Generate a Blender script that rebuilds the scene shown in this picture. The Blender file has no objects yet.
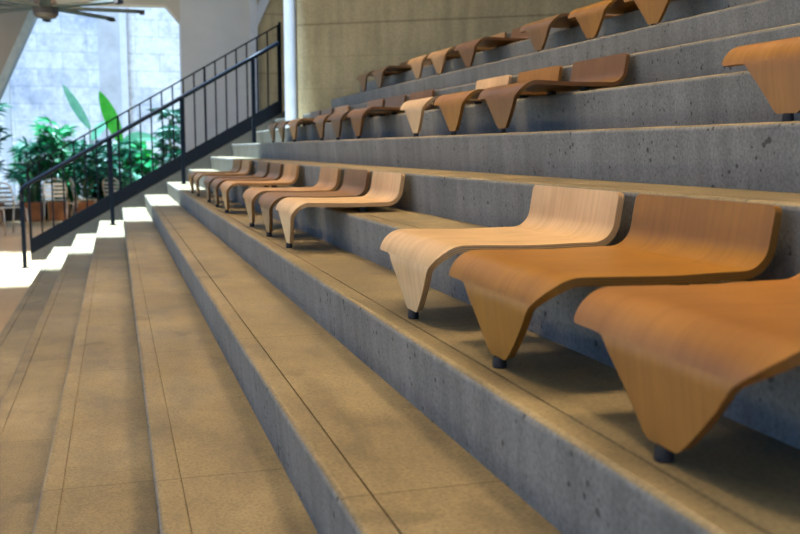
import bpy, bmesh, math, random
from mathutils import Vector, Matrix
random.seed(7)
C = bpy.context.scene.collection
R = math.radians
H, D, N0, T0 = .165, .29, .637, .99        # riser, tread, x of the front chair step's nosing, its height
def nx(k): return N0 + D*k
def tz(k): return T0 + (H if k < 1 else .1668)*k

# ------------------------------------------------------------------ materials
def mat(name):
    m = bpy.data.materials.new(name); m.use_nodes = True
    nt = m.node_tree; b = nt.nodes['Principled BSDF']
    return m, nt, b
def nd(nt, typ, **kw):
    n = nt.nodes.new(typ)
    for k, v in kw.items():
        if k in n.inputs.keys() if isinstance(k, str) else False: n.inputs[k].default_value = v
        else: setattr(n, k, v)
    return n
def coords(nt, scale=(1,1,1), kind='Object', rot=(0,0,0)):
    t = nt.nodes.new('ShaderNodeTexCoord'); m = nt.nodes.new('ShaderNodeMapping')
    m.inputs['Scale'].default_value = scale; m.inputs['Rotation'].default_value = rot
    nt.links.new(t.outputs[kind], m.inputs['Vector']); return m.outputs['Vector']
def noise(nt, vec, scale, detail=4, rough=.55):
    n = nt.nodes.new('ShaderNodeTexNoise'); n.inputs['Scale'].default_value = scale
    n.inputs['Detail'].default_value = detail; n.inputs['Roughness'].default_value = rough
    nt.links.new(vec, n.inputs['Vector']); return n.outputs['Fac']
def ramp(nt, fac, stops):
    r = nt.nodes.new('ShaderNodeValToRGB'); e = r.color_ramp.elements
    while len(e) < len(stops): e.new(.5)
    for i, (p, c) in enumerate(stops):
        e[i].position = p; e[i].color = (c, c, c, 1) if isinstance(c, (int, float)) else (*c, 1)
    nt.links.new(fac, r.inputs['Fac']); return r.outputs['Color']
def mix(nt, a, b, fac=1.0, mode='MULTIPLY'):
    m = nt.nodes.new('ShaderNodeMix'); m.data_type = 'RGBA'; m.blend_type = mode
    for sock, v in ((m.inputs[6], a), (m.inputs[7], b), (m.inputs[0], fac)):
        if hasattr(v, 'links'): nt.links.new(v, sock)
        elif isinstance(v, (tuple, list)): sock.default_value = (*v, 1)
        else: sock.default_value = v
    return m.outputs[2]
def math_(nt, op, a, b=0.0):
    m = nt.nodes.new('ShaderNodeMath'); m.operation = op
    for i, v in enumerate((a, b)):
        if hasattr(v, 'links'): nt.links.new(v, m.inputs[i])
        else: m.inputs[i].default_value = v
    return m.outputs[0]
def bump(nt, b, h, strength=.3, dist=.002):
    n = nt.nodes.new('ShaderNodeBump'); n.inputs['Strength'].default_value = strength
    n.inputs['Distance'].default_value = dist
    nt.links.new(h, n.inputs['Height']); nt.links.new(n.outputs[0], b.inputs['Normal'])
def plain(name, col, rough=.5, metal=0, var=.12, sc=8, spec=.5):
    m, nt, b = mat(name); v = coords(nt)
    c = ramp(nt, noise(nt, v, sc), [(.3, tuple(x*(1-var) for x in col)), (.7, tuple(min(1, x*(1+var)) for x in col))])
    nt.links.new(c, b.inputs['Base Color'])
    b.inputs['Roughness'].default_value = rough; b.inputs['Metallic'].default_value = metal
    b.inputs['Specular IOR Level'].default_value = spec
    return m

def make_tread():
    m, nt, b = mat('honed_tread'); v = coords(nt)
    big = noise(nt, v, 1.6, 5, .6)
    c = ramp(nt, big, [(.30, (.165,.130,.068)), (.52, (.235,.188,.100)), (.72, (.30,.245,.145))])
    med = noise(nt, coords(nt, (1, .35, 1)), 9, 6, .65)
    c = mix(nt, c, ramp(nt, med, [(.32, .66), (.5, 1), (.68, 1.2)]))
    sp = noise(nt, v, 130, 3, .7)
    c = mix(nt, c, ramp(nt, sp, [(.35, .72), (.5, 1.0), (.68, 1.22)]))
    st = noise(nt, coords(nt, (1,1,1)), 5.2, 3, .5)
    c = mix(nt, c, ramp(nt, st, [(.64, 1.0), (.72, .72)]))
    # slab joints across the tread and a tone of its own for each slab
    tc = nt.nodes.new('ShaderNodeTexCoord'); sx = nt.nodes.new('ShaderNodeSeparateXYZ')
    nt.links.new(tc.outputs['Object'], sx.inputs[0])
    oi = nt.nodes.new('ShaderNodeObjectInfo')
    y = math_(nt, 'DIVIDE', math_(nt, 'ADD', sx.outputs['Y'], math_(nt, 'MULTIPLY', oi.outputs['Random'], 1.45)), 1.45)
    fr = math_(nt, 'FRACT', y)
    line = math_(nt, 'LESS_THAN', fr, .0035)
    wn = nt.nodes.new('ShaderNodeTexWhiteNoise'); wn.noise_dimensions = '2D'
    cb = nt.nodes.new('ShaderNodeCombineXYZ')
    nt.links.new(math_(nt, 'FLOOR', y), cb.inputs[0]); nt.links.new(oi.outputs['Random'], cb.inputs[1])
    nt.links.new(cb.outputs[0], wn.inputs['Vector'])
    c = mix(nt, c, ramp(nt, wn.outputs['Value'], [(0, .88), (1, 1.07)]))
    c = mix(nt, c, (.55,.5,.45), line)
    nt.links.new(c, b.inputs['Base Color'])
    nt.links.new(ramp(nt, med, [(.3, .48), (.7, .66)]), b.inputs['Roughness'])
    bump(nt, b, mix(nt, sp, med, .4, 'MIX'), .35, .0015)
    return m
def make_riser():
    m, nt, b = mat('raw_concrete'); v = coords(nt)
    c = ramp(nt, noise(nt, v, 2.2, 6, .6), [(.3, (.155,.162,.158)), (.7, (.225,.232,.225))])
    c = mix(nt, c, ramp(nt, noise(nt, coords(nt, (14, 14, 1.2)), 1, 4), [(.35, .86), (.65, 1.1)]))
    sp = noise(nt, v, 110, 4, .7)
    c = mix(nt, c, ramp(nt, sp, [(.33, .7), (.5, 1), (.68, 1.22)]))
    vo = nt.nodes.new('ShaderNodeTexVoronoi'); vo.inputs['Scale'].default_value = 34
    nt.links.new(v, vo.inputs['Vector'])
    gate = noise(nt, v, 13, 3)
    pit = ramp(nt, math_(nt, 'ADD', vo.outputs['Distance'], math_(nt, 'MULTIPLY', math_(nt, 'SUBTRACT', .57, gate), 1.2)), [(.12, .36), (.22, 1)])
    c = mix(nt, c, pit)
    nt.links.new(c, b.inputs['Base Color']); b.inputs['Roughness'].default_value = .78
    bump(nt, b, mix(nt, pit, sp, .4, 'MIX'), .6, .003)
    return m
def make_wall_concrete():
    m, nt, b = mat('board_marked_concrete'); v = coords(nt)
    c = ramp(nt, noise(nt, v, 1.4, 6, .62), [(.3, (.40,.315,.17)), (.7, (.53,.42,.235))])
    c = mix(nt, c, ramp(nt, noise(nt, coords(nt, (8, 8, 1)), 1.3, 5), [(.35, .86), (.65, 1.08)]))
    c = mix(nt, c, ramp(nt, noise(nt, v, 40, 4, .7), [(.35, .86), (.65, 1.1)]))
    tc = nt.nodes.new('ShaderNodeTexCoord'); sx = nt.nodes.new('ShaderNodeSeparateXYZ')
    nt.links.new(tc.outputs['Object'], sx.inputs[0])
    fr = math_(nt, 'FRACT', math_(nt, 'DIVIDE', math_(nt, 'SUBTRACT', sx.outputs['Z'], .66), .36))
    c = mix(nt, c, (.90,.89,.87), math_(nt, 'LESS_THAN', fr, .04))
    fr2 = math_(nt, 'FRACT', math_(nt, 'DIVIDE', math_(nt, 'SUBTRACT', sx.outputs['Z'], .66), 1.08))
    c = mix(nt, c, (.72,.70,.67), math_(nt, 'LESS_THAN', fr2, .02))
    nt.links.new(c, b.inputs['Base Color']); b.inputs['Roughness'].default_value = .85
    bump(nt, b, noise(nt, v, 30, 5), .4, .004)
    return m
def make_wood():
    m, nt, b = mat('bent_plywood')
    tc = nt.nodes.new('ShaderNodeTexCoord'); oi = nt.nodes.new('ShaderNodeObjectInfo')
    def mp(scale):
        mm = nt.nodes.new('ShaderNodeMapping'); mm.inputs['Scale'].default_value = scale
        ad = nt.nodes.new('ShaderNodeVectorMath'); ad.operation = 'ADD'
        cb = nt.nodes.new('ShaderNodeCombineXYZ')
        nt.links.new(math_(nt, 'MULTIPLY', oi.outputs['Random'], 9.0), cb.inputs[2])
        nt.links.new(tc.outputs['UV'], ad.inputs[0]); nt.links.new(cb.outputs[0], ad.inputs[1])
        nt.links.new(ad.outputs[0], mm.inputs['Vector']); return mm.outputs[0]
    g = noise(nt, mp((70, 3.0, 1)), 1, 5, .6)
    g2 = noise(nt, mp((11, 1.6, 1)), 1, 4, .6)
    g3 = noise(nt, mp((5, 5, 1)), 1, 3, .5)
    c = mix(nt, oi.outputs['Color'], ramp(nt, g, [(.33, (.88,.86,.82)), (.5, 1.0), (.7, (1.07,1.07,1.06))]))
    c = mix(nt, c, ramp(nt, g2, [(.35, (.90,.87,.82)), (.55, 1.0), (.72, 1.06)]))
    c = mix(nt, c, ramp(nt, g3, [(.30, (.84,.80,.76)), (.6, 1.05)]))
    nt.links.new(c, b.inputs['Base Color'])
    b.inputs['Roughness'].default_value = .40
    b.inputs['Specular IOR Level'].default_value = .45
    bump(nt, b, g, .05, .0005)
    return m
def make_ply_edge():
    m, nt, b = mat('plywood_edge')
    tc = nt.nodes.new('ShaderNodeTexCoord'); oi = nt.nodes.new('ShaderNodeObjectInfo')
    sx = nt.nodes.new('ShaderNodeSeparateXYZ'); nt.links.new(tc.outputs['UV'], sx.inputs[0])
    fr = math_(nt, 'PINGPONG', math_(nt, 'MULTIPLY', sx.outputs['X'], 7.0), 1.0)
    c = mix(nt, oi.outputs['Color'], ramp(nt, fr, [(.35, (.42,.36,.29)), (.65, (.85,.8,.72))]))
    nt.links.new(c, b.inputs['Base Color']); b.inputs['Roughness'].default_value = .5
    return m
def make_stone():
    m, nt, b = mat('pale_block_wall'); v = coords(nt, (1,1,1), rot=(R(90),0,0))
    br = nt.nodes.new('ShaderNodeTexBrick'); nt.links.new(v, br.inputs['Vector'])
    br.inputs['Scale'].default_value = 1.0; br.inputs['Brick Width'].default_value = 1.15
    br.inputs['Row Height'].default_value = .42; br.inputs['Mortar Size'].default_value = .012
    br.inputs['Color1'].default_value = (.60,.62,.64,1); br.inputs['Color2'].default_value = (.72,.73,.74,1)
    br.inputs['Mortar'].default_value = (.46,.49,.54,1); br.inputs['Mortar Smooth'].default_value = .4
    c = mix(nt, br.outputs['Color'], ramp(nt, noise(nt, coords(nt), .9, 6, .7), [(.34, (.62,.66,.78)), (.5, 1.0), (.7, 1.1)]))
    c = mix(nt, c, ramp(nt, noise(nt, coords(nt), 6, 5, .7), [(.35, .80), (.6, 1.08)]))
    nt.links.new(c, b.inputs['Base Color']); b.inputs['Roughness'].default_value = .9
    return m
def make_floor():
    m, nt, b = mat('brown_floor'); v = coords(nt)
    c = ramp(nt, noise(nt, v, 1.2, 5, .6), [(.3, (.40,.265,.13)), (.7, (.50,.34,.175))])
    c = mix(nt, c, ramp(nt, noise(nt, v, 60, 3), [(.35, .88), (.65, 1.1)]))
    nt.links.new(c, b.inputs['Base Color']); b.inputs['Roughness'].default_value = .6
    return m
def make_leaf(name, c0, c1, trans=.35):
    m, nt, b = mat(name); oi = coords(nt)
    c = ramp(nt, noise(nt, oi, 5, 3), [(.3, c0), (.7, c1)])
    nt.links.new(c, b.inputs['Base Color']); b.inputs['Roughness'].default_value = .4
    t = nt.nodes.new('ShaderNodeBsdfTranslucent'); nt.links.new(c, t.inputs['Color'])
    mx = nt.nodes.new('ShaderNodeMixShader'); mx.inputs[0].default_value = trans
    out = nt.nodes['Material Output']
    nt.links.new(b.outputs[0], mx.inputs[1]); nt.links.new(t.outputs[0], mx.inputs[2]); nt.links.new(mx.outputs[0], out.inputs[0])
    return m
TREAD, RISER, WALLC, WOOD, EDGE, STONE, FLOOR = make_tread(), make_riser(), make_wall_concrete(), make_wood(), make_ply_edge(), make_stone(), make_floor()
RUBBER = plain('black_rubber', (.012,.012,.013), .6)
STEEL = plain('dark_painted_steel', (.002,.003,.005), .8, spec=.12)
RAILM = plain('dark_handrail_steel', (.002,.004,.008), .4, spec=.15)
PLASTER = plain('grey_plaster', (.62,.62,.62), .85, var=.05, sc=2)
PALE = plain('pale_painted_concrete', (.60,.62,.66), .8, var=.08, sc=5)
DARKW = plain('dark_grey_plaster', (.20,.195,.185), .85, var=.06, sc=2)
CREAM = plain('cream_plaster', (.55,.50,.42), .85, var=.05, sc=2)
TERRA = plain('terracotta', (.42,.15,.05), .7, var=.2, sc=6)
ALU = plain('brushed_aluminium', (.75,.62,.45), .3, 1, .08)
FANM = plain('fan_blade_metal', (.03,.045,.045), .5)
FAND = plain('fan_motor_metal', (.07,.055,.045), .5)
SOIL = plain('potting_soil', (.03,.02,.012), .9)
STEM = plain('green_stem', (.05,.10,.03), .6)
LDARK = make_leaf('dark_leaf', (.004,.045,.032), (.012,.12,.055), .25)
LMID = make_leaf('mid_leaf', (.006,.13,.05), (.012,.28,.07), .35)
LBRIGHT = make_leaf('bright_leaf', (.03,.42,.03), (.10,.62,.06), .5)
LPALE = make_leaf('pale_leaf', (.16,.62,.38), (.4,.85,.6), .5)

# ------------------------------------------------------------------ helpers
def link(name, me, mats, parent=None, smooth=False):
    o = bpy.data.objects.new(name, me); C.objects.link(o)
    for m in mats: me.materials.append(m)
    if smooth:
        for p in me.polygons: p.use_smooth = True
    if parent: o.parent = parent
    return o
def obj(name, bm, mats, parent=None, smooth=False, bevel=0):
    me = bpy.data.meshes.new(name); bmesh.ops.recalc_face_normals(bm, faces=bm.faces[:])
    bm.to_mesh(me); bm.free()
    o = link(name, me, mats if isinstance(mats, (list, tuple)) else [mats], parent, smooth)
    if bevel:
        b = o.modifiers.new('bevel', 'BEVEL'); b.width = bevel; b.segments = 2; b.limit_method = 'ANGLE'
    return o
def tag(o, label, cat, group=None):
    o['label'] = label; o['category'] = cat
    if group: o['group'] = group
    return o
def thing(name, label, cat, loc=(0,0,0), rz=0, group=None):
    o = bpy.data.objects.new(name, None); C.objects.link(o); o.location = loc; o.rotation_euler = (0,0,rz)
    return tag(o, label, cat, group)
def struct(o): o['kind'] = 'structure'; return o
def box(bm, x0, x1, y0, y1, z0, z1):
    v = [bm.verts.new(p) for p in ((x0,y0,z0),(x1,y0,z0),(x1,y1,z0),(x0,y1,z0),(x0,y0,z1),(x1,y0,z1),(x1,y1,z1),(x0,y1,z1))]
    for f in ((0,3,2,1),(4,5,6,7),(0,1,5,4),(1,2,6,5),(2,3,7,6),(3,0,4,7)): bm.faces.new([v[i] for i in f])
def prism(bm, pts, axis, a, b, mi=0):
    """polygon pts (2D) extruded from a to b along axis"""
    def P(p, t): return {'x': (t, p[0], p[1]), 'y': (p[0], t, p[1]), 'z': (p[0], p[1], t)}[axis]
    A = [bm.verts.new(P(p, a)) for p in pts]; B = [bm.verts.new(P(p, b)) for p in pts]
    bm.faces.new(A[::-1]); bm.faces.new(B); n = len(pts)
    return [bm.faces.new((A[i], A[(i+1)%n], B[(i+1)%n], B[i])) for i in range(n)]
def tube(bm, pts, r, n=8, closed_caps=True):
    """round tube along a polyline; r a number or one radius per point"""
    pts = [Vector(p) for p in pts]; rings = []
    up = None
    for i, p in enumerate(pts):
        d = (pts[min(i+1, len(pts)-1)] - pts[max(i-1, 0)]).normalized()
        if up is None:
            up = Vector((0,0,1)) if abs(d.z) < .9 else Vector((0,1,0))
        s = d.cross(up).normalized(); up = s.cross(d).normalized()
        rr = r[i] if isinstance(r, (list, tuple)) else r
        rings.append([bm.verts.new(p + rr*(math.cos(a)*s + math.sin(a)*up)) for a in [2*math.pi*j/n for j in range(n)]])
    for a, b in zip(rings, rings[1:]):
        for j in range(n): bm.faces.new((a[j], a[(j+1)%n], b[(j+1)%n], b[j]))
    if closed_caps: bm.faces.new(rings[0][::-1]); bm.faces.new(rings[-1])
def lathe(bm, prof, cx=0, cy=0, n=24):
    rings = [[bm.verts.new((cx+r*math.cos(2*math.pi*j/n), cy+r*math.sin(2*math.pi*j/n), z)) for j in range(n)] for r, z in prof]
    for a, b in zip(rings, rings[1:]):
        for j in range(n): bm.faces.new((a[j], a[(j+1)%n], b[(j+1)%n], b[j]))
    bm.faces.new(rings[0][::-1]); bm.faces.new(rings[-1])

# ------------------------------------------------------------------ steps
Y0, Y1 = -3.0, 13.0
def step(k, x_end):
    """one level: battered concrete riser, rounded nosing, groove, honed tread"""
    x, z, zb = nx(k), tz(k), (tz(k-1) if k > -5 else 0)
    r = .014
    front = [(x+.018, zb-.02)]
    arc = [(x+.004 + r*(1-math.cos(a)), z-r + r*math.sin(a)) for a in [R(q) for q in (0, 20, 40, 60, 78, 90)]]
    top = [(x+.060, z), (x+.0605, z-.005), (x+.0645, z-.005), (x+.065, z), (x_end, z), (x_end, zb-.02)]
    pts = front + arc + top
    bm = bmesh.new(); fs = prism(bm, pts, 'y', Y0, Y1)
    nf = len(front) + 3
    for i, f in enumerate(fs):
        f.material_index = 0 if i < nf-1 else 1
        if 1 <= i <= 5: f.smooth = True
    o = obj('step', bm, [RISER, TREAD]); struct(o)
    return o
for k in range(-5, 9):
    step(k, nx(k+1)+.03 if k < 8 else 8.0)
# body of the stair below the treads' undersides
bm = bmesh.new()
prism(bm, [(nx(-5)+.05, 0)] + [p for k in range(-5, 8) for p in ((nx(k)+.05, tz(k)-.05), (nx(k+1)+.05, tz(k)-.05))] + [(8.0, tz(7)-.05), (8.0, 0)], 'y', Y0+.02, Y1-.02)
struct(obj('stair_core', bm, RISER))

# floor
bm = bmesh.new(); box(bm, -9, 8, -6, 27, -.15, 0); struct(obj('floor', bm, FLOOR))
# stringer wall under the guard rail
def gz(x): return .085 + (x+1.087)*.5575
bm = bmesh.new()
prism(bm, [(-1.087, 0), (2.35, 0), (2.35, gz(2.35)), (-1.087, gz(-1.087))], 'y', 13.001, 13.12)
struct(obj('wall_stair_end', bm, plain('shade_darkened_concrete', (.055,.046,.034), .9)))  # near-black base colour stands in for the shade on this wall
# right hand concrete wall (oblique)
d = Vector((.835, -.55, 0)).normalized(); n = Vector((d.y, -d.x, 0)) * -1
A = Vector((2.045, 10.985, 0)); B = A + d*7.2
bm = bmesh.new()
q = [A, B, B+n*.16, A+n*.16]
prism(bm, [(p.x, p.y) for p in q], 'z', 1.0, 5.0); struct(obj('wall_right', bm, WALLC))
bm = bmesh.new(); box(bm, 8.0, 8.2, -6, 8.5, 0, 5.0); struct(obj('wall_light_block', bm, WALLC))  # unseen wall, added to block light from the right
bm = bmesh.new(); lathe(bm, [(.070, tz(3)-.04), (.070, 5.0)], 1.975, 11.06, 32); struct(obj('column', bm, PALE, smooth=False))

# ceiling with the skylight slot (open to the sky over the far end of the stair)
bm = bmesh.new(); box(bm, -4.5, 8.2, -4, 10.15, 5.0, 5.25); box(bm, 1.95, 8.2, 10.15, 13.7, 5.0, 5.25); box(bm, -9, 8.2, 13.7, 19.5, 5.0, 5.25)
struct(obj('ceiling', bm, CREAM))

# far wall with its chamfered opening
YW = 18.0
bm = bmesh.new()
prism(bm, [(-9, 0), (-3.1, 0), (-1.81, 2.78), (-1.33, 3.80), (-1.20, 3.95), (-1.20, 5.0), (-9, 5.0)], 'y', YW, YW+.35)
o = struct(obj('wall_left', bm, DARKW))
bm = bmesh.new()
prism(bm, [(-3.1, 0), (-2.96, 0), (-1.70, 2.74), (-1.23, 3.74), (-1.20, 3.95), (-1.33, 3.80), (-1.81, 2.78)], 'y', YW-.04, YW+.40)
struct(obj('trim_lit_edge', bm, plain('blue_lit_edge_tone', (.24,.31,.35), .7)))  # added strip, its colour stands for the daylit inner edge of the opening
bm = bmesh.new()
prism(bm, [(-1.20, 3.95), (.97, 3.99), (1.21, 3.70), (1.21, 5.0), (-1.20, 5.0)], 'y', YW, YW+.35)
struct(obj('wall_lintel', bm, CREAM))
bm = bmesh.new(); box(bm, 1.21, 2.46, YW+.001, YW+.35, 0, 5.0); struct(obj('wall_far', bm, PLASTER))
bm = bmesh.new(); box(bm, 2.462, 2.60, YW-.06, YW+.36, 0, 5.0)
prism(bm, [(2.58, 3.62), (2.95, 4.40), (2.95, 4.75), (2.58, 4.0)], 'y', YW-.05, YW+.30)
struct(obj('trim_1', bm, PALE))
bm = bmesh.new(); box(bm, 2.602, 8.0, YW+.02, YW+.3, 0, 5.0); struct(obj('wall_far_brown', bm, WALLC))

# court wall of pale blocks, with the projecting pier and pipe-like pale strip
bm = bmesh.new(); box(bm, -9, 8, 25, 25.4, 0, 8.5); struct(obj('wall_court', bm, STONE))
PIER = plain('grey_rendered_pier', (.47,.48,.50), .9, var=.14, sc=3)
bm = bmesh.new(); box(bm, -.31, .20, 24.86, 24.999, 0, 8.5); struct(obj('trim_2', bm, PIER))
bm = bmesh.new(); box(bm, .202, .37, 24.82, 24.999, 0, 8.5); struct(obj('trim_3', bm, PALE))
bm = bmesh.new(); box(bm, -2.23, -2.10, 21.9, 22.1, 0, 4.6); struct(obj('trim_4', bm, PALE))
bm = bmesh.new(); box(bm, -6, 2.2, 20.35, 24.8, 0, .32); struct(obj('trim_5', bm, SOIL))

# ------------------------------------------------------------------ chairs
SEATZ = .212
def profile():
    """points of the upper face from backrest top to foot: (x, z, section)"""
    P = []
    # backrest, top down
    ax, az = .550, .332; lean = R(9)
    r = .055; a_end = R(90) - lean
    bx = .480                                    # seat meets bend
    cxx, czz = bx, SEATZ + r - .002
    e = (cxx + r*math.sin(a_end), czz - r*math.cos(a_end))
    L = (az - e[1]) / math.cos(lean)
    for i in range(6):
        t = i/5; P.append((e[0] + math.sin(lean)*L*(1-t), e[1] + math.cos(lean)*L*(1-t), 'b'))
    for i in range(1, 11):
        a = a_end*(1 - i/10); P.append((cxx + r*math.sin(a), czz - r*math.cos(a), 'b'))
    for i in range(1, 13):                       # seat with a slight hollow
        t = i/12; x = bx + (.145-bx)*t
        P.append((x, SEATZ - .002 + .002*t - .003*math.sin(math.pi*t)**2, 's'))
    r2 = .068; c2 = (.144, SEATZ - r2)
    for i in range(1, 13):
        a = R(80)*i/12; P.append((c2[0] - r2*math.sin(a), c2[1] + r2*math.cos(a), 's'))
    for i in range(1, 4):
        a = R(80 + 18*i/3); P.append((c2[0] - r2*math.sin(a), c2[1] + r2*math.cos(a), 'l'))
    x0, z0 = P[-1][0], P[-1][1]
    for i in range(1, 9):
        z = z0 + (.022 - z0)*i/8; P.append((x0 + (z0-z)*math.tan(R(8)), z, 'l'))
    return P
PR = profile()
ns = len(PR)
NRM = []
S = [0]
for i in range(ns):
    a, b = PR[max(i-1, 0)], PR[min(i+1, ns-1)]
    dx, dz = b[0]-a[0], b[1]-a[1]; l = math.hypot(dx, dz); NRM.append((dz/l, -dx/l))   # outward (towards sitter)
    if i: S.append(S[-1] + math.hypot(PR[i][0]-PR[i-1][0], PR[i][1]-PR[i-1][1]))
NRM = [(n[0], n[1]) for n in NRM]
iS = max(i for i in range(ns) if PR[i][2] == 'b')     # last backrest row = first seat row
iL = max(i for i in range(ns) if PR[i][2] == 's')     # last seat row = first leg row
HW, TH, M = .245, .0165, 14
def sheet(rows, name, cap0, cap1):
    """rows: (index, half width); index may be fractional to place the rounding rows"""
    bm = bmesh.new(); uv = bm.loops.layers.uv.new('UVMap')
    def at(f):
        i = min(int(f), ns-2); t = f-i
        x = PR[i][0]*(1-t)+PR[i+1][0]*t; z = PR[i][1]*(1-t)+PR[i+1][1]*t
        nX = NRM[i][0]*(1-t)+NRM[i+1][0]*t; nZ = NRM[i][1]*(1-t)+NRM[i+1][1]*t; l = math.hypot(nX, nZ)
        return x, z, nX/l, nZ/l, S[i]*(1-t)+S[i+1]*t
    top, bot, info = [], [], []
    for f, w in rows:
        x, z, a, b, s = at(f)
        wr, wl = w if isinstance(w, tuple) else (w, w)          # towards -y (near side), towards +y (far side)
        ys = [-wr + (wr+wl)*j/M for j in range(M+1)]
        top.append([bm.verts.new((x, y, z)) for y in ys]); bot.append([bm.verts.new((x-a*TH, y, z-b*TH)) for y in ys]); info.append((s, ys))
    def face(vs, uvs, mi, sm):
        f = bm.faces.new(vs); f.material_index = mi; f.smooth = sm
        for l, u in zip(f.loops, uvs): l[uv].uv = u
    for i in range(len(rows)-1):
        s0, y0 = info[i]; s1, y1 = info[i+1]
        for j in range(M):
            face((top[i][j], top[i+1][j], top[i+1][j+1], top[i][j+1]), ((y0[j], s0), (y1[j], s1), (y1[j+1], s1), (y0[j+1], s0)), 0, True)
            face((bot[i][j+1], bot[i+1][j+1], bot[i+1][j], bot[i][j]), ((y0[j+1], s0), (y1[j+1], s1), (y1[j], s1), (y0[j], s0)), 0, True)
        face((top[i][0], bot[i][0], bot[i+1][0], top[i+1][0]), ((0, s0), (1, s0), (1, s1), (0, s1)), 1, False)
        face((top[i][M], top[i+1][M], bot[i+1][M], bot[i][M]), ((0, s0), (0, s1), (1, s1), (1, s0)), 1, False)
    for on_, i in ((cap0, 0), (cap1, len(rows)-1)):
        if on_:
            for j in range(M):
                face((top[i][j], top[i][j+1], bot[i][j+1], bot[i][j]), ((0, j*.03), (0, j*.03+.03), (1, j*.03+.03), (1, j*.03)), 1, False)
    me = bpy.data.meshes.new(name)
    bmesh.ops.recalc_face_normals(bm, faces=bm.faces[:]); bm.to_mesh(me)
    # smooth the long faces but keep the sheet's edges crisp
    for e in me.edges: pass
    bm.free()
    me.materials.append(WOOD); me.materials.append(EDGE)
    return me
def sharp(me):
    me.update()
    att = me.attributes.get('sharp_edge') or me.attributes.new('sharp_edge', 'BOOLEAN', 'EDGE')
    mats = {}
    for p in me.polygons:
        for ek in p.edge_keys: mats.setdefault(ek, []).append(p.material_index)
    for i, e in enumerate(me.edges):
        k = tuple(sorted(e.vertices)); m = mats.get(k) or mats.get((k[1], k[0])) or [0]
        att.data[i].value = len(set(m)) > 1
def corner(w, r, dd): return w - r + math.sqrt(max(0, r*r - (r-dd)**2))
seg0 = (S[1]-S[0]); rc = .016
rb = [(dd/seg0, corner(HW, rc, dd)) for dd in (0, .0015, .004, .008, .013)] + [(i, HW) for i in range(1, iS+1)]
rb = [(f, w) for f, w in rb if f < 1] + [(i, HW) for i in range(1, iS+1)]
me_back = sheet(rb, 'backrest', True, False)
def lerp_tab(tab, z):
    for (za, va), (zb, vb) in zip(tab, tab[1:]):
        if za >= z >= zb: return va + (vb-va)*(za-z)/(za-zb)
    return tab[0][1] if z > tab[0][0] else tab[-1][1]
NEAR = [(.212, .245), (.207, .243), (.196, .236), (.180, .217), (.150, .176), (.110, .140), (.070, .098), (.040, .063), (.028, .048), (.022, .036)]
FAR = [(.150, .146), (.142, .136), (.130, .128), (.100, .100), (.060, .068), (.036, .050), (.028, .044), (.022, .034)]
def pz(f):
    i = min(int(f), ns-2); return PR[i][1]*(1-(f-i)) + PR[i+1][1]*(f-i)
def near(f): return lerp_tab(NEAR, pz(f)) if f > iS + 11 else HW
rs = [(i, (near(i), HW)) for i in range(iS, iL)] + [(iL+q, (near(iL+q), HW-w)) for q, w in ((-.6, .0005), (-.3, .003), (-.1, .007), (0, .013))]
me_seat = sheet(rs, 'seat', False, True)
rl = [(iL, (near(iL), .172)), (iL+.25, (near(iL+.25), .155)), (iL+.6, (near(iL+.6), .146))] + \
     [(f, (near(f), lerp_tab(FAR, pz(f)))) for f in [iL+1, iL+2] + list(range(iL+3, ns-1)) + [ns-1-.5, ns-1-.2, ns-1]]
me_leg = sheet(rl, 'leg', False, True)
for me in (me_back, me_seat, me_leg): sharp(me)

def make_chair():
    t = bpy.data.objects.new('plywood_chair', None); C.objects.link(t)
    for nme, me in (('seat', me_seat), ('backrest', me_back), ('leg', me_leg)):
        o = bpy.data.objects.new(nme, me); C.objects.link(o); o.parent = t
    bm = bmesh.new(); lathe(bm, [(.0135, 0), (.0145, .004), (.0130, .018), (.0125, .0222)], .098, 0, 16)
    obj('rubber_foot', bm, RUBBER, t, smooth=False)
    for s in (-1, 1):
        bm = bmesh.new(); lathe(bm, [(.020, H), (.020, SEATZ-TH-.004)], .40, s*.16, 16)
        obj('rubber_pad', bm, RUBBER, t)
    return t
def dup(t):
    c = t.copy(); C.objects.link(c)
    for ch in list(t.children):
        d_ = ch.copy(); C.objects.link(d_); d_.parent = c
    return c
COL = {'pale': (.66,.47,.26), 'honey': (.33,.152,.015), 'orange': (.34,.155,.032), 'brown': (.225,.118,.036), 'walnut': (.17,.095,.038), 'tan': (.47,.28,.11), 'red': (.215,.10,.024)}
WORD = {'pale': 'pale blond', 'honey': 'honey brown', 'orange': 'orange-brown', 'brown': 'mid brown', 'walnut': 'dark brown', 'tan': 'light tan', 'red': 'reddish brown'}
ROWS = [
 (0, 'lower row', [(1.135,'orange'), (1.735,'honey'), (2.315,'pale'), (4.16,'pale'), (4.74,'brown'), (5.37,'tan'), (6.62,'tan'), (7.28,'brown'), (7.93,'walnut'), (9.0,'tan'), (9.68,'honey')]),
 (3, 'middle row', [(2.0,'orange'), (3.82,'red'), (4.44,'honey'), (5.05,'pale'), (6.35,'red'), (6.98,'walnut'), (7.57,'brown'), (8.78,'tan'), (9.43,'brown'), (10.02,'brown')]),
 (6, 'top row', [(4.07,'honey'), (4.69,'honey'), (5.35,'brown'), (6.55,'red'), (7.19,'tan'), (7.75,'tan'), (8.97,'brown'), (9.58,'red')]),
]
ORD = ['nearest', 'second', 'third', 'fourth', 'fifth', 'sixth', 'seventh', 'eighth', 'ninth', 'tenth', 'eleventh']
base = make_chair(); first = True
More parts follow.
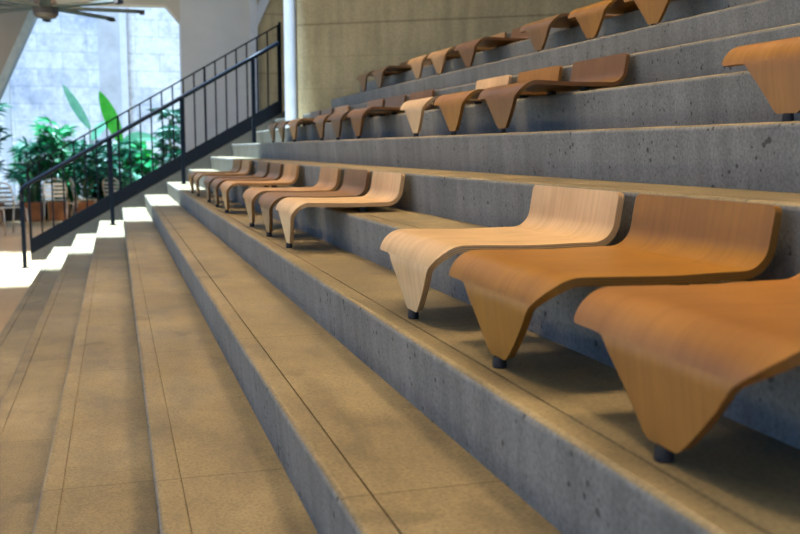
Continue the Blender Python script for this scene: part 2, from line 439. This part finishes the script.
for k, rname, spots in ROWS:
    for i, (y, c) in enumerate(spots):
        t = base if first else dup(base); first = False
        t.location = (nx(k)-.009, y, tz(k)); t.rotation_euler = (0, 0, R(random.uniform(-.5, 1.3)))
        pos = 'nearest the camera' if i == 0 else ('farthest away' if i == len(spots)-1 else ORD[i] + ' from the camera')
        lab = f'{WORD[c]} bent plywood chair on the {rname} of concrete steps, {pos}'
        tag(t, lab, 'chair', f'plywood chairs on the {rname}')
        v = random.uniform(.94, 1.06)
        for ch in t.children: ch.color = (*[q*v for q in COL[c]], 1)

# ------------------------------------------------------------------ guard rail at the far end of the stair
YG = 13.03
def tr(x): return 1.298 + (x+.913)*.5825
g = thing('guard_railing', 'dark steel guard railing with thin upright bars climbing beyond the steps', 'railing', (-1.087, YG, 0))
def gp(x): return x+1.087
bm = bmesh.new()
prism(bm, [(gp(-1.087), gz(-1.087)), (gp(2.20), gz(2.20)), (gp(2.20), gz(2.20)+.185), (gp(-1.087), gz(-1.087)+.185)], 'y', -.03, .03)
obj('stringer', bm, STEEL, g)
bm = bmesh.new()
prism(bm, [(gp(-1.087), tr(-1.087)-.022), (gp(2.20), tr(2.20)-.022), (gp(2.20), tr(2.20)), (gp(-1.087), tr(-1.087))], 'y', -.022, .022)
obj('top_rail', bm, STEEL, g)
x = -1.075; i = 0
while x < 2.19:
    w = .014 if i % 8 == 0 else .0095
    bm = bmesh.new(); box(bm, gp(x)-w, gp(x)+w, -w, w, gz(x)+.17, tr(x)-.01); obj('baluster', bm, STEEL, g)
    x += .1405; i += 1
bm = bmesh.new(); box(bm, gp(2.185)-.018, gp(2.185)+.018, -.018, .018, gz(2.185)-.02, tr(2.185)+.02); obj('post', bm, STEEL, g)

# handrail in front
h = thing('handrail', 'dark steel handrail on four posts standing on the sunlit step ends', 'railing', (-1.09, 12.2, 0))
def hz(x): return 1.559 + (x+.057)*.5755
bm = bmesh.new()
pts = [(0, 0, .80), (0, 0, .93), (.012, 0, .955), (.045, 0, .985)] + [(xx+1.09, 0, hz(xx)) for xx in (-.95, -.5, .2, .9, 1.6, 2.03)]
tube(bm, pts, .027, 10); obj('rail', bm, RAILM, h, smooth=True)
for xx, zb in ((-1.09, 0), (-.057, tz(-3)), (.81, tz(0)), (1.70, tz(3))):
    bm = bmesh.new(); box(bm, xx+1.09-.024, xx+1.09+.024, -.024, .024, zb, (hz(xx) if xx > -1 else .9)-.01)
    p = obj('post', bm, RAILM, h, bevel=.004)
    bm = bmesh.new(); box(bm, xx+1.09-.05, xx+1.09+.05, -.05, .05, zb, zb+.008); obj('base_plate', bm, RAILM, p)

# ------------------------------------------------------------------ ceiling fan
f = thing('ceiling_fan', 'large metal ceiling fan with long thin grey blades and dark motor', 'fan', (-.86, 14.5, 3.40))
bm = bmesh.new(); lathe(bm, [(.05, -.16), (.13, -.15), (.17, -.10), (.17, .04), (.12, .12), (.05, .16)], 0, 0, 24); obj('motor', bm, FAND, f, bevel=.005)
bm = bmesh.new(); tube(bm, [(0,0,.15), (0,0,1.60)], .03, 12); obj('down_rod', bm, FAND, f)
for i in range(8):
    a = R(3 + 45*i); rot = Matrix.Rotation(a, 4, 'Z')
    bm = bmesh.new()
    prism(bm, [(-.07, -.016), (-.02, .022), (.03, .020), (.07, -.022), (.02, -.012)], 'x', .15, 1.28)
    bmesh.ops.rotate(bm, verts=bm.verts, cent=(0,0,0), matrix=rot.to_3x3())
    bl = obj('blade', bm, FANM, f)
    bm = bmesh.new(); prism(bm, [(-.065, -.04), (-.03, .02), (.05, .02), (.065, -.03), (.0, -.05)], 'x', 1.275, 1.34)
    bmesh.ops.rotate(bm, verts=bm.verts, cent=(0,0,0), matrix=rot.to_3x3()); obj('blade_tip', bm, RUBBER, bl)

# ------------------------------------------------------------------ terrace chairs
def bistro(loc, rz, label):
    t = thing('bistro_chair', label, 'chair', loc, rz, 'metal slat chairs beside the plants')
    for s in (-1, 1):
        bm = bmesh.new(); tube(bm, [(s*.21, -.24, 0), (s*.20, -.20, .43), (s*.20, .0, .455), (s*.20, .17, .44)], .013, 8); obj('leg', bm, ALU, t, smooth=True)
        bm = bmesh.new(); tube(bm, [(s*.21, .27, 0), (s*.20, .19, .43)], .013, 8); obj('leg', bm, ALU, t, smooth=True)
    bm = bmesh.new(); tube(bm, [(-.20, .18, .43), (-.215, .23, .66), (-.19, .26, .79), (-.12, .275, .85), (0, .28, .865), (.12, .275, .85), (.19, .26, .79), (.215, .23, .66), (.20, .18, .43)], .013, 8)
    bf = obj('back_frame', bm, ALU, t, smooth=True)
    for j in range(4):
        bm = bmesh.new(); z = .54 + j*.075; y = .205 + j*.018; box(bm, -.205, .205, y-.004, y+.004, z-.02, z+.02); obj('back_slat', bm, ALU, bf)
    for j in range(6):
        bm = bmesh.new(); y = -.17 + j*.065; box(bm, -.20, .20, y-.022, y+.022, .452, .460); obj('seat_slat', bm, ALU, t)
    return t
bistro((-1.74, 17.1, 0), R(35), 'slatted metal terrace chair at the left edge of the photo, nearest the steps')
bistro((-2.35, 18.7, 0), R(-60), 'slatted metal terrace chair half cut off at the far left, behind another')
bistro((-1.10, 19.4, 0), R(175), 'slatted metal terrace chair showing its curved back between two railing bars')
bistro((-.58, 19.6, 0), R(100), 'slatted metal terrace chair to the right of the curved back chair')
bistro((.06, 19.75, 0), R(140), 'slatted metal terrace chair low behind the dark stringer, rightmost of them')

# ------------------------------------------------------------------ plants
def leaf_blade(bm, p0, direction, length, width, droop, seg=6, up=Vector((0,0,1)), up_=None):
    """a strap/oval leaf with a fold, arching away from p0"""
    d_ = Vector(direction).normalized(); side = d_.cross(up)
    if side.length < .01: side = Vector((1,0,0))
    side.normalize(); prev = None
    p = Vector(p0)
    for i in range(seg+1):
        t = i/seg
        w = width*math.sin(math.pi*min(1, .08+.92*t))**.7*.5 if t < 1 else .0
        cur = [bm.verts.new(p - side*w), bm.verts.new(p - Vector((0,0,w*.25))), bm.verts.new(p + side*w)]
        if prev:
            bm.faces.new((prev[0], prev[1], cur[1], cur[0])); bm.faces.new((prev[1], prev[2], cur[2], cur[1]))
        prev = cur
        d_ = (d_ - Vector((0,0,droop/seg))).normalized(); p = p + d_*(length/seg)
def planter(t, w=.42, hh=.38, dpt=.40):
    bm = bmesh.new(); b = .86
    v = [bm.verts.new(p) for p in ((-w/2*b,-dpt/2*b,0),(w/2*b,-dpt/2*b,0),(w/2*b,dpt/2*b,0),(-w/2*b,dpt/2*b,0),(-w/2,-dpt/2,hh),(w/2,-dpt/2,hh),(w/2,dpt/2,hh),(-w/2,dpt/2,hh))]
    for q in ((0,3,2,1),(4,5,6,7),(0,1,5,4),(1,2,6,5),(2,3,7,6),(3,0,4,7)): bm.faces.new([v[i] for i in q])
    p = obj('pot', bm, TERRA, t, bevel=.012)
    bm = bmesh.new(); box(bm, -w/2-.012, w/2+.012, -dpt/2-.012, dpt/2+.012, hh-.05, hh+.004); obj('pot_rim', bm, TERRA, p, bevel=.008)
    bm = bmesh.new(); box(bm, -w/2+.03, w/2-.03, -dpt/2+.03, dpt/2-.03, hh, hh+.012); obj('soil', bm, SOIL, p)
def palm(loc, hgt, n, m, label, pot=True, seed=1, z0=.38, sp=.35):
    rnd = random.Random(seed)
    t = thing('fan_palm', label, 'plant', loc)
    if pot: planter(t)
    else: z0 = 0
    bs, bl = bmesh.new(), bmesh.new()
    for i in range(n):
        a = rnd.uniform(0, 6.28); rr = rnd.uniform(.05, 1)*sp; z = z0 + (hgt-z0)*rnd.uniform(.35, 1)
        e = Vector((rr*math.cos(a), rr*math.sin(a)*.8, z)); b0 = Vector((e.x*.25, e.y*.25, z0))
        tube(bs, [b0, b0.lerp(e, .5)+Vector((0,0,.06)), e], .008, 5)
        out = Vector((math.cos(a), math.sin(a), .5+rnd.random()*.8)).normalized()
        nl = 9
        for j in range(nl):
            ang = R(-105 + 210*j/(nl-1)); ax = out.cross(Vector((0,0,1))).cross(out).normalized()
            dd = Matrix.Rotation(ang, 3, ax) @ out
            leaf_blade(bl, e, dd, rnd.uniform(.26, .40), .055, .7, 4, out)
    obj('stems', bs, STEM, t); obj('fronds', bl, m, t)
    return t
def bush(loc, hgt, wid, n, m, label, pot=False, seed=1, leaf=(.16,.07), cat='plant'):
    rnd = random.Random(seed)
    t = thing('leafy_shrub', label, cat, loc); z0 = 0
    if pot: planter(t); z0 = .38
    bs, bl = bmesh.new(), bmesh.new()
    for i in range(max(5, n//12)):
        a = rnd.uniform(0, 6.28); rr = rnd.uniform(.2, .9)*wid
        e = Vector((rr*math.cos(a), rr*math.sin(a)*.7, z0 + (hgt-z0)*rnd.uniform(.5, .95)))
        tube(bs, [(e.x*.2, e.y*.2, z0), (e.x*.7, e.y*.7, z0+(e.z-z0)*.5), tuple(e)], .009, 5)
        for j in range(12):
            b = rnd.uniform(0, 6.28); tt = rnd.uniform(.02, 1)
            q = Vector((e.x*(.3+.7*tt), e.y*(.3+.7*tt), z0+(e.z-z0)*tt))
            leaf_blade(bl, q, (math.cos(b), math.sin(b), rnd.uniform(-.1, 1)), leaf[0]*rnd.uniform(.8, 1.5), leaf[1]*rnd.uniform(.8, 1.3), .9, 4, Vector((rnd.uniform(-1,1), rnd.uniform(-1.5,.5), rnd.uniform(0,1))))
    obj('stems', bs, STEM, t); obj('foliage', bl, m, t)
    return t
def banana(loc, leaves, label, pot=False):
    t = thing('banana_plant', label, 'plant', loc)
    for (dx, dy, zb, dirn, L, W, dr, m) in leaves:
        bm = bmesh.new(); leaf_blade(bm, (dx, dy, zb), dirn, L, W, dr, 10, Vector((.15, 1, .1)))
        lf = obj('leaf', bm, m, t)
        bm = bmesh.new(); tube(bm, [(0, 0, 0), (dx*.6, dy*.6, zb*.55), (dx, dy, zb)], [.03, .02, .012], 6); obj('leaf_stalk', bm, STEM, lf)
    return t
palm((-1.62, 20.15, 0), 1.6, 24, LDARK, 'bushy dark green palm in a square terracotta pot left of the railing start', seed=3)
palm((-1.13, 20.22, 0), 1.98, 26, LMID, 'spiky fan palm rising above the others at left, in a terracotta pot', seed=5, sp=.30)
palm((-.62, 20.2, 0), 1.5, 24, LDARK, 'low dark palm in a terracotta pot behind the railing bars', seed=8)
palm((-2.35, 20.0, 0), 2.25, 26, LDARK, 'tall dark palm cut off by the left edge of the photo', seed=11, sp=.42)
palm((1.12, 20.9, .32), 1.9, 24, LDARK, 'dark spiky palm against the bright wall beside the grey plaster wall', pot=False, seed=14, sp=.26)
palm((.05, 20.6, .32), 1.25, 20, LDARK, 'dark palm low in the planting bed below the bright banana leaf', pot=False, seed=15, sp=.35)
bush((-1.70, 21.0, .32), 1.25, .55, 506, LMID, 'rounded green shrub in the bed behind the leftmost pots', seed=21)
bush((-.95, 21.1, .32), 1.15, .45, 440, LMID, 'green shrub in the bed behind the spiky fan palm', seed=22)
bush((-.35, 21.2, .32), 1.35, .45, 484, LDARK, 'dark leafy shrub in the bed left of the banana plant', seed=23, leaf=(.2,.09))
bush((.45, 21.1, .32), 1.35, .42, 484, LMID, 'green large-leaved shrub in the bed right of the banana plant', seed=24, leaf=(.24,.11))
bush((.95, 21.3, .32), .95, .40, 396, LMID, 'low green shrub in the bed in front of the spiky right palm', seed=25)
bush((.25, 20.75, .32), .75, .40, 330, LPALE, 'pale bluish low shrub at the front of the planting bed', seed=26, leaf=(.2,.09))
banana((.12, 21.3, .32), [(0, 0, 1.25, (-.32, 0, 1), 1.15, .30, .25, LBRIGHT), (.05, -.1, 1.2, (.8, -.2, .8), .9, .28, 1.4, LPALE),
       (.12, 0, .6, (.5, -.2, .9), .8, .26, .9, LBRIGHT), (-.1, 0, .7, (-.6, -.1, .9), .8, .24, 1.0, LMID), (.35, .05, .7, (.15, -.1, 1), .75, .22, .3, LBRIGHT)],
       'tall banana plant with a broad upright bright green leaf')
banana((-.50, 21.5, .32), [(0, 0, 1.55, (-.55, 0, .9), 1.05, .20, -.15, LPALE), (.05, 0, 1.3, (.4, 0, 1), .6, .2, 1.2, LPALE), (-.05, 0, 1.1, (-.8, 0, .6), .6, .18, 1.0, LMID)],
       'slender banana plant with one long pale leaf leaning left against the wall')

# ------------------------------------------------------------------ light
W = bpy.data.worlds.new('World'); bpy.context.scene.world = W; W.use_nodes = True
bg = W.node_tree.nodes['Background']; bg.inputs[0].default_value = (.31, .55, 1.0, 1); bg.inputs[1].default_value = 1.05
def light(name, typ, energy, col, loc, rot=(0,0,0), **kw):
    l = bpy.data.lights.new(name, typ); l.energy = energy; l.color = col
    for k_, v_ in kw.items(): setattr(l, k_, v_)
    o = bpy.data.objects.new(name, l); C.objects.link(o); o.location = loc; o.rotation_euler = rot; return o
sd = Vector((.05, .09, -1)).normalized()
sun = light('sun', 'SUN', 40.0, (.56,.77,1.0), (0, 8, 12), angle=R(5))
sun.rotation_euler = sd.to_track_quat('-Z', 'Y').to_euler()
WARM = (1.0, .70, .40)
for (x, y, e) in ((-.3, 1.5, 95), (1.6, 1.5, 95), (-.3, 4.6, 95), (1.6, 4.6, 95), (.2, 7.4, 95), (2.0, 7.4, 80), (4.2, 4.5, 70), (-.5, 13.6, 120), (-2, 16.6, 90)):
    light('ceiling_lamp', 'AREA', e*.30, WARM, (x, y, 4.97), shape='SQUARE', size=.7, spread=R(95))

# ------------------------------------------------------------------ camera
cam = bpy.data.cameras.new('camera'); co = bpy.data.objects.new('camera', cam); C.objects.link(co)
co.location = (0, 0, 1.4256); co.rotation_euler = (R(90-7.08), 0, R(-16.58))
cam.sensor_width = 36; cam.lens = 950*36/800
cam.dof.use_dof = True; cam.dof.focus_distance = 2.9; cam.dof.aperture_fstop = 4.6
cam.clip_start = .02
sc = bpy.context.scene; sc.camera = co
vs = sc.view_settings; vs.view_transform = 'Standard'; vs.look = 'None'; vs.gamma = 1; vs.use_curve_mapping = False; vs.exposure = 0
